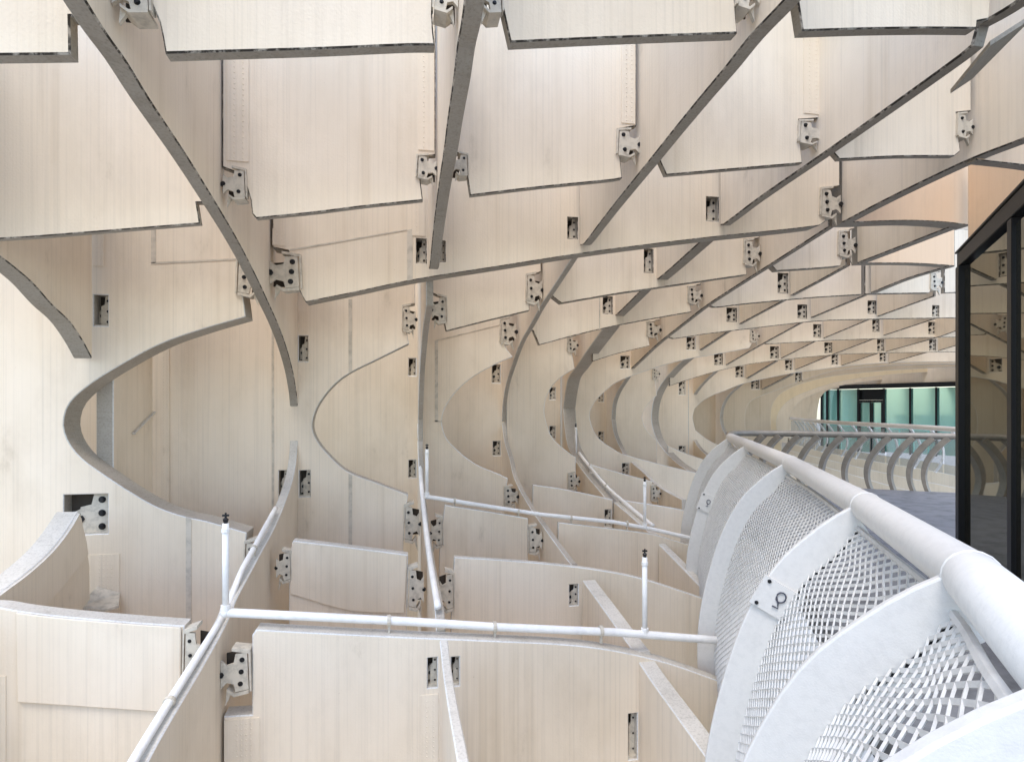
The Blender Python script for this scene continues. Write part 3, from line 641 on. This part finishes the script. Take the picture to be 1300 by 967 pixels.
def rib(s, w, label, plate=None):
    bm = bmesh.new(); N = 44; prev = None; qmax = PL[-1]
    for k in range(N + 1):
        p, d, g, nrm = surf(s, .05 + (qmax - .05) * k / N)
        wd = w * min(1, .85 + .8 * k / N)
        ring = [bm.verts.new(p + d * (.017 * sx) + nrm * (.03 - wd * sy)) for sx, sy in ((-1, 1), (1, 1), (1, 0), (-1, 0))]
        if prev:
            for a in range(4): bm.faces.new([prev[a], prev[(a + 1) % 4], ring[(a + 1) % 4], ring[a]])
        else: bm.faces.new(ring)
        prev = ring
    bm.faces.new(list(reversed(prev)))
    p0 = surf(s, .05)[0]
    o = bm_obj('balustrade_rib', bm, [WHITE], None, p0.copy())
    b = o.modifiers.new('bevel', 'BEVEL'); b.width = .006; b.segments = 2; b.limit_method = 'ANGLE'; b.angle_limit = math.radians(50)
    tag(o, label, 'rib', 'white ribs of the near balustrade')
    if plate:
        q, hh = plate
        c, d, g, nrm = surf(s, q)
        wd = w * .95; n0 = nrm; c = c + nrm * (.03 - wd / 2) - d * .023; nrm, d = -d, n0
        pb = bmesh.new(); box(pb, c, d * (wd / 2 + .014), g * hh, nrm * .008)
        c = c - nrm * .002
        po = bm_obj('number_plate', pb, [WHITE], o)
        # hand written loop-and-tail figure
        cu = []
        for k in range(15):
            a = math.pi * 1.9 * k / 14 + .6; cu.append(c + nrm * .0145 + d * (.020 * math.cos(a) - .010) + g * (-.020 + .024 * math.sin(a)))
        cu += [c + nrm * .0145 + d * (-.012) + g * .012, c + nrm * .0145 + d * (-.022) + g * .032, c + nrm * .0145 + d * (.004) + g * .034]
        mb = bmesh.new(); tube(mb, cu, .0036, 5); bm_obj('figure', mb, [MARK], po)
        for sx in (-1, 1):
            for sy in (-1, 1):
                bo = bmesh.new(); cc = c + nrm * .008 + d * (wd / 2 - .014) * sx + g * (hh - .016) * sy
                tube(bo, [cc, cc + nrm * .008], .009, 8); bm_obj('screw', bo, [BOLT], po)
    return o
RIBX = [(1420, .20), (1236, .20), (1098, .17), (1006, .16), (952, .165), (929, .165)]
RS = [max(.02, s_at(front, FL, x)) for x, w in RIBX]
RS[0] = max(0.05, RS[1] - 1.15) if RS[1] > 1.2 else .05
rlab = ['white balustrade rib at the lower right corner', 'wide white rib sweeping to the bottom edge, nearest whole one', 'white balustrade rib with a marked plate, second nearest',
        'plain white balustrade rib between the two with marked plates', 'white balustrade rib with the farther marked plate', 'white end rib at the tip of the balustrade']
for k, (s, (x, w)) in enumerate(zip(RS, RIBX)):
    rib(s, w, rlab[k], {2: (.60, .075), 4: (.85, .10)}.get(k))
def moff(q): return min(.105, .035 + .30 * q)      # the mesh leaves the rail and settles on the inner edge of the ribs
def mesh_panel(s0, s1, label, pitch=.040, rr=.0058):
    bm = bmesh.new(); q0, q1 = .085, PL[-1] - .15
    nx = max(2, int((s1 - s0) / pitch)); ny = int((q1 - q0) / (pitch * .55))
    pts = {}
    for i in range(nx + 1):
        for j in range(ny + 1):
            if (i + j) % 2 == 0:
                p, d, g, nrm = surf(s0 + (s1 - s0) * i / nx, q0 + (q1 - q0) * j / ny, 0); pts[i, j] = (p - nrm * moff(q0 + (q1 - q0) * j / ny), nrm)
    for (i, j), (p, nrm) in pts.items():
        for dj in (1, -1):
            if (i + 1, j + dj) in pts:
                p2 = pts[i + 1, j + dj][0]; d = (p2 - p).normalized(); sd_ = d.cross(nrm).normalized()
                # expanded metal strand: flat, slightly turned
                a = (sd_ * .8 + nrm * .6).normalized() * rr * 1.05; b = (nrm * .8 - sd_ * .6).normalized() * rr * .5
                r1 = [bm.verts.new(p + a * sx + b * sy) for sx, sy in ((-1, -1), (1, -1), (1, 1), (-1, 1))]
                r2 = [bm.verts.new(p2 + a * sx + b * sy) for sx, sy in ((-1, -1), (1, -1), (1, 1), (-1, 1))]
                for k in range(4): bm.faces.new([r1[k], r1[(k + 1) % 4], r2[(k + 1) % 4], r2[k]])
    o = bm_obj('mesh_infill', bm, [MESHW], None, surf(s0, q0)[0].copy())
    # edge bars
    for s in (s0, s1):
        eb = bmesh.new(); s += .006 if s == s0 else -.006; tube(eb, [surf(s, q0 + (q1 - q0) * k / 30)[0] - surf(s, q0 + (q1 - q0) * k / 30)[3] * (moff(q0 + (q1 - q0) * k / 30) + .01) for k in range(31)], .006, 6); bm_obj('edge_bar', eb, [BLACK], o)
    tb = bmesh.new(); tp = [surf(s0 + (s1 - s0) * k / 12, q0)[0] - surf(s0 + (s1 - s0) * k / 12, q0)[3] * moff(q0) for k in range(13)]; tube(tb, tp, .013, 6); bm_obj('top_trim', tb, [MESHW], o)
    return tag(o, label, 'mesh', 'expanded metal infill panels')
mlab = ['coarse white wire mesh in the lower right corner', 'white wire mesh between the two nearest whole ribs', 'white wire mesh bay left of the rib with the nearer plate',
        'narrow white wire mesh bay beside the farther plate', 'small last white wire mesh bay at the balustrade tip']
for k in range(5):
    mesh_panel(RS[k] + .014, RS[k + 1] - .014, mlab[k])
# far side ribs
BL = arc_len(back)
nb_ = 0
for k, x in enumerate([968, 990, 1012, 1040, 1068, 1098, 1128, 1158, 1185, 1207]):
    s = s_at(back[14:], BL[14:], x); p, d = frame(back, s, BL)
    n = Vector((-.72 * CT - .69 * ST, -.72 * ST + .69 * CT, 0)); dd = Vector((n.y, -n.x, 0))
    bm = bmesh.new(); prev = None
    for q in range(25):
        t = q / 24; dz = .03 + 1.25 * t; o_ = .36 * math.sin(math.pi * min(1, t * 1.0)) ** .9 * (1 - .25 * t)
        o2 = .36 * math.sin(math.pi * min(1, (t + .04))) ** .9 if t < .96 else 0
        c = p + n * o_ + Vector((0, 0, -dz)); g = (n * ((o2 - o_)) + Vector((0, 0, -.05))).normalized(); nr = dd.cross(g)
        ring = [bm.verts.new(c + dd * (.08 * sx) + nr * (.04 * sy)) for sx, sy in ((-1, -1), (1, -1), (1, 1), (-1, 1))]
        if prev:
            for a in range(4): bm.faces.new([prev[a], prev[(a + 1) % 4], ring[(a + 1) % 4], ring[a]])
        else: bm.faces.new(ring)
        prev = ring
    bm.faces.new(list(reversed(prev)))
    ords = ['leftmost', 'second', 'third', 'fourth', 'fifth', 'sixth', 'seventh', 'eighth', 'ninth', 'tenth']
    ro = bm_obj('balustrade_rib', bm, [FARSHADE], None, p.copy())
    tag(ro, f'{ords[k]} curved shaded rib of the far balustrade' + (' counted from the tip' if k else ', next to the tip'), 'rib', 'shaded ribs of the far balustrade')
# walkway deck inside the rails
dk = [Vector((p.x, p.y, 0)) for p in front[::4]] + [Vector((p.x, p.y, 0)) for p in back[::4]]
dk += [Vector((12, dk[-1].y - 1, 0)), Vector((12, -4, 0)), Vector((dk[0].x, -4, 0))]
bm = bmesh.new(); f = bm.faces.new([bm.verts.new(p) for p in dk])
r = bmesh.ops.extrude_face_region(bm, geom=[f]); bmesh.ops.translate(bm, vec=Vector((0, 0, -.2)), verts=[e for e in r['geom'] if isinstance(e, bmesh.types.BMVert)])
bmesh.ops.triangulate(bm, faces=bm.faces)
tag(bm_obj('path', bm, [DECK]), 'smooth grey walkway deck inside the balustrade', 'walkway', None, 'structure')
# ================================================================ glass building at the right edge
g0 = at(1225.5, 516, 4.5); ga = math.radians(26.8)
gd = -(Vector((CT, ST, 0)) * math.sin(ga) + Vector((-ST, CT, 0)) * math.cos(ga))     # along the wall, toward the viewer
gn = Vector((gd.y, -gd.x, 0)); 
if gn.dot(g0) > 0: gn = -gn                                                             # faces the viewer
ZT = EYE + 1.20
root = bpy.data.objects.new('glass_pavilion', None); COL.objects.link(root); root.location = Vector((g0.x, g0.y, 0))
tag(root, 'black framed glass building at the right edge mirroring the canopy', 'building')
def gpart(name, m, s, w, z0, z1, dep, off=0):
    bm = bmesh.new(); c = Vector((g0.x, g0.y, 0)) + gd * s + gn * off + Vector((0, 0, (z0 + z1) / 2))
    box(bm, c, gd * (w / 2), gn * (dep / 2), Vector((0, 0, (z1 - z0) / 2)))
    o = bm_obj(name, bm, [m], root); b = o.modifiers.new('bevel', 'BEVEL'); b.width = .004; return o
gpart('mullion', BLACK, 0, .11, 0, ZT - .13, .105)
gpart('mullion', BLACK, 1.27, .085, 0, ZT - .13, .075)
gpart('mullion', BLACK, 2.5, .08, 0, ZT - .13, .06)
gpart('top_beam', BLACK, 1.63, 3.4, ZT - .125, ZT - .02, .08)
gpart('beam_cap', BLACK, 1.63, 3.44, ZT - .017, ZT, .10)
gpart('sill', BLACK, 1.3, 2.5, .005, .09, .12)
gpart('glass_pane', GLASS, .62, 1.13, .095, ZT - .165, .03)
gpart('glass_pane', GLASS, 1.87, 1.15, .095, ZT - .165, .03)
# return wall hidden behind the corner, keeps the room closed
rb = bmesh.new(); c = Vector((g0.x, g0.y, 0)) - gn * 1.5 + Vector((0, 0, ZT / 2)); box(rb, c - gd * .0, gd * .04, gn * 1.42, Vector((0, 0, ZT / 2 - .17)))
bm_obj('side_wall', rb, [BLACK], root)
rb = bmesh.new(); c = Vector((g0.x, g0.y, 0)) - gn * 1.5 + gd * 1.7 + Vector((0, 0, ZT - .04)); box(rb, c, gd * 1.8, gn * 1.44, Vector((0, 0, .02)))
bm_obj('roof', rb, [BLACK], root)
# ================================================================ far glazed room beyond the opening
def fz(x): return 26 + (x - 1043) * (22 - 26) / 175
fr = bpy.data.objects.new('glazed_room', None); COL.objects.link(fr); fr.location = at(1130, 516, 24) - Vector((0, 0, 2))
tag(fr, 'distant glazed room with teal panes and black mullions through the opening', 'building')
def fpt(x, dz, back=0): p = at(x, 516, fz(x) + back); p.z = EYE + dz; return p
def fquad(name, m, x0, x1, z0, z1, th=.08, back=0):
    bm = bmesh.new(); v = []
    for b in (back, back + th):
        v += [bm.verts.new(fpt(x, z, b)) for x, z in ((x0, z0), (x1, z0), (x1, z1), (x0, z1))]
    for q in ((0, 1, 2, 3), (7, 6, 5, 4), (0, 4, 5, 1), (1, 5, 6, 2), (2, 6, 7, 3), (3, 7, 4, 0)): bm.faces.new([v[i] for i in q])
    return bm_obj(name, bm, [m], fr)
cols = [1043, 1050, 1064, 1089.5, 1122, 1155.5, 1188.5, 1222, 1256]
for x in cols: fquad('mullion', BLACK, x - 1.5, x + 1.5, -1.9, .74, .12, -.05)
fquad('top_beam', BLACK, 1040, 1300, .745, .92, .3, -.1)
fquad('roof_fascia', CREAM, 1040, 1300, .925, 1.9, .3, .0)
for a, b in zip(cols, cols[1:]):
    if a == 1089.5: continue
    fquad('glass_pane', TEAL, a + 1.5, b - 1.5, -1.85, .73, .03, .02)
d = fquad('door', TEAL, 1091, 1120.5, -1.9, .18, .03, .04)
for x in (1092, 1105, 1107.5, 1119.5):
    q = fquad('door_frame', BLACK, x - 1.0, x + 1.0, -1.9, .16, .08, -.02); q.parent = d
q = fquad('transom', BLACK, 1090, 1121.5, .17, .27, .1, -.05)
fquad('fanlight', BLACK, 1091, 1120.5, .275, .73, .03, .06)
# far white railing
wr = spline3([at(1004, 530.5, 15.5 * 1.45), at(1040, 533, 18), at(1100, 537, 15), at(1160, 541, 13.2), at(1225, 546, 11.3), at(1300, 551, 9.8)], 10)
for p in wr: p.z = EYE - .45
bm = bmesh.new(); tube(bm, wr, .055, 8)
wro = tag(bm_obj('railing', bm, [WHITE], None, wr[0].copy(), True), 'thin white railing of the second walkway beyond the opening', 'railing')
WL = arc_len(wr); npost = 16
for k in range(npost):
    s = WL[-1] * (k + .5) / npost; p, d = frame(wr, s, WL); n = Vector((d.y, -d.x, 0))
    pts = [p + n * (-.28 * math.sin(math.pi * t / 1.15)) + Vector((0, 0, -.95 * t)) for t in [q / 10 for q in range(11)]]
    bm = bmesh.new(); tube(bm, pts, .028, 6); bm_obj('post', bm, [WHITE], wro)
bm = bmesh.new()
for a, b in zip(wr[::3], wr[3::3]):
    da = (b - a).normalized() * .03
    v = [bm.verts.new(q) for q in (a + da + Vector((0, 0, -.08)), b - da + Vector((0, 0, -.08)), b - da + Vector((0, 0, -.9)), a + da + Vector((0, 0, -.9)))]
    bm.faces.new(v)
bmesh.ops.solidify(bm, geom=bm.faces[:], thickness=.012)
bm_obj('glass_infill', bm, [CLEAR], wro)
# ================================================================ small steel pieces
def steel_plate(name, pts, t, m, label, cat):
    bm = bmesh.new(); f = bm.faces.new([bm.verts.new(p) for p in pts]); r = bmesh.ops.extrude_face_region(bm, geom=[f])
    bmesh.ops.translate(bm, vec=Vector((0, 0, -t)), verts=[e for e in r['geom'] if isinstance(e, bmesh.types.BMVert)])
    return tag(bm_obj(name, bm, [m], None, Vector(pts[0])), label, cat)
P2 = Plane('A', 2)
def a2(x, y, d):
    q = Plane('A', 2, -d); return q.to3(*q.to2(x, y))
steel_plate('ledge_plate', [a2(124, 744, .01), a2(152, 752, .01), a2(151, 768, .22), a2(130, 774, .26), a2(97, 771, .25)], .02, STEEL, 'small tilted cream ledge plate wedged in the corner above the lower left panel', 'plate')
P0 = Plane('A', 0, .35)
def a0(x, y, d): return P0.to3(*P0.to2(x, y), d)
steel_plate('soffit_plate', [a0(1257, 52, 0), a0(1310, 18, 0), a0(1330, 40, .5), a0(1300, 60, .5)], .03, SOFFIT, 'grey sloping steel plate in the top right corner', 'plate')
# ================================================================ white pipes
def pipe_thing(name, pts, r, label, clamps=(), pts3=None):
    p3 = pts3
    bm = bmesh.new(); tube(bm, p3, r, 12)
    o = tag(bm_obj(name, bm, [PIPEW], None, p3[0].copy(), True), label, 'pipe')
    for c, d in clamps:
        cb = bmesh.new(); tube(cb, [c - d * .012, c + d * .012], r * 1.35, 12); box(cb, c - Vector((0, 0, r * 1.9)), d * .008, d.cross(Vector((0, 0, 1))) * .012, Vector((0, 0, r * 1.2)))
        bm_obj('clamp', cb, [STEEL], o)
    return o
def a_line(i, off, pts):
    pl = Plane('A', i, off); return [pl.to3(*pl.to2(x, y)) for x, y in pts]
def b_line(j, off, pts):
    pl = Plane('B', j, off); return [pl.to3(*pl.to2(x, y)) for x, y in pts]
def clampset(i, off, cl, d=Vector((1, 0, 0))): return [(q, d) for q in a_line(i, off, cl)]
pipe_thing('pipe', None, .030, 'long white pipe clipped along the top of the foreground floor panel', clampset(1, .07, [(494, 787.5), (628, 795.5), (763, 800.5)]),
           a_line(1, .07, [(287, 777), (400, 782.5), (520, 788.5), (630, 795.5), (780, 802), (875, 809.5), (960, 816)]))
pipe_thing('pipe', None, .026, 'white pipe crossing the third low row toward the balustrade', clampset(3, .05, [(577, 635), (658, 649.5), (725, 657.5), (796, 664)]),
           a_line(3, .05, [(541, 630), (600, 639.5), (684.5, 652.5), (780, 662.5), (828, 671.5), (870, 681), (930, 695)]))
b1 = b_line(1, -.045, [(350, 646), (338, 668), (322, 698), (306, 728), (287, 776), (262, 818), (215, 893), (172, 964), (110, 1068), (40, 1180)])
b1 = [p + Vector((0, 0, .012)) for p in b1]
pipe_thing('pipe', None, .022, 'white pipe lying on the top edge of the curved floor rib at left', [(p, (b - a).normalized()) for a, p, b in zip(b1[1:-1:2], b1[2::2], b1[3::2])], spline3(b1, 5))
pipe_thing('pipe', None, .026, 'white pipe running down the edge of the tall thin central hoop rib', (), spline3(b_line(2, .02, [(532, 538), (532, 560), (533, 584), (535.5, 622), (541.5, 678), (548, 724), (556, 770)]), 5))
b4 = [p + Vector((0, 0, .05)) for p in b_line(4, .10, [(735, 578), (744, 590), (770, 621), (800, 648), (829, 672)])]
pipe_thing('pipe', None, .028, 'white pipe climbing from the second pipe up onto the thickest hoop rib', [(b4[2], (b4[3] - b4[2]).normalized())], spline3(b4, 5))
def post(base, h, r, label):
    bm = bmesh.new(); tube(bm, [base, base + Vector((0, 0, h))], r, 12)
    o = tag(bm_obj('post', bm, [PIPEW], None, base.copy(), True), label, 'post', 'upright nozzle posts on the pipes')
    cb = bmesh.new(); z = Vector((0, 0, 1))
    tube(cb, [base + z * (h * .90), base + z * (h * .94)], r * 1.25, 12); bm_obj('collar', cb, [PIPEW], o)
    cb = bmesh.new(); tube(cb, [base + z * .012, base + z * .05], r * 1.45, 12); bm_obj('collar', cb, [PIPEW], o)
    cb = bmesh.new(); bmesh.ops.create_icosphere(cb, subdivisions=2, radius=r * 1.6, matrix=Matrix.Translation(base)); bm_obj('elbow', cb, [PIPEW], o, None, True)
    nb2 = bmesh.new(); t = base + z * h
    tube(nb2, [t, t + z * r * 1.2, t + z * r * 1.7, t + z * r * 3.2], [r * .55, r * .9, r * .35, r * .3], 8)
    box(nb2, t + z * r * 2.4, Vector((r * .95, 0, 0)), Vector((0, r * .3, 0)), Vector((0, 0, r * .28)))
    bm_obj('nozzle', nb2, [BOLT], o)
def pst(i, off, x, yb, yt, r, label):
    q = a_line(i, off, [(x, yb), (x, yt)]); post(q[0], q[1].z - q[0].z, r, label)
pst(1, .07, 286.5, 777, 664, .022, 'white upright nozzle post at the left end of the foreground pipe')
pst(1, .07, 818.5, 805, 707, .020, 'white upright nozzle post beside the balustrade on the foreground pipe')
pst(3, .05, 542, 630, 570, .020, 'white upright nozzle post at the left end of the second pipe')
pst(3, .05, 818.5, 669, 611, .020, 'white upright nozzle post near the right end of the second pipe')
q = b_line(4, .10, [(731, 578), (731, 542)]); post(q[0], q[1].z - q[0].z, .022, 'small upright nozzle post in front of the thickest hoop rib')
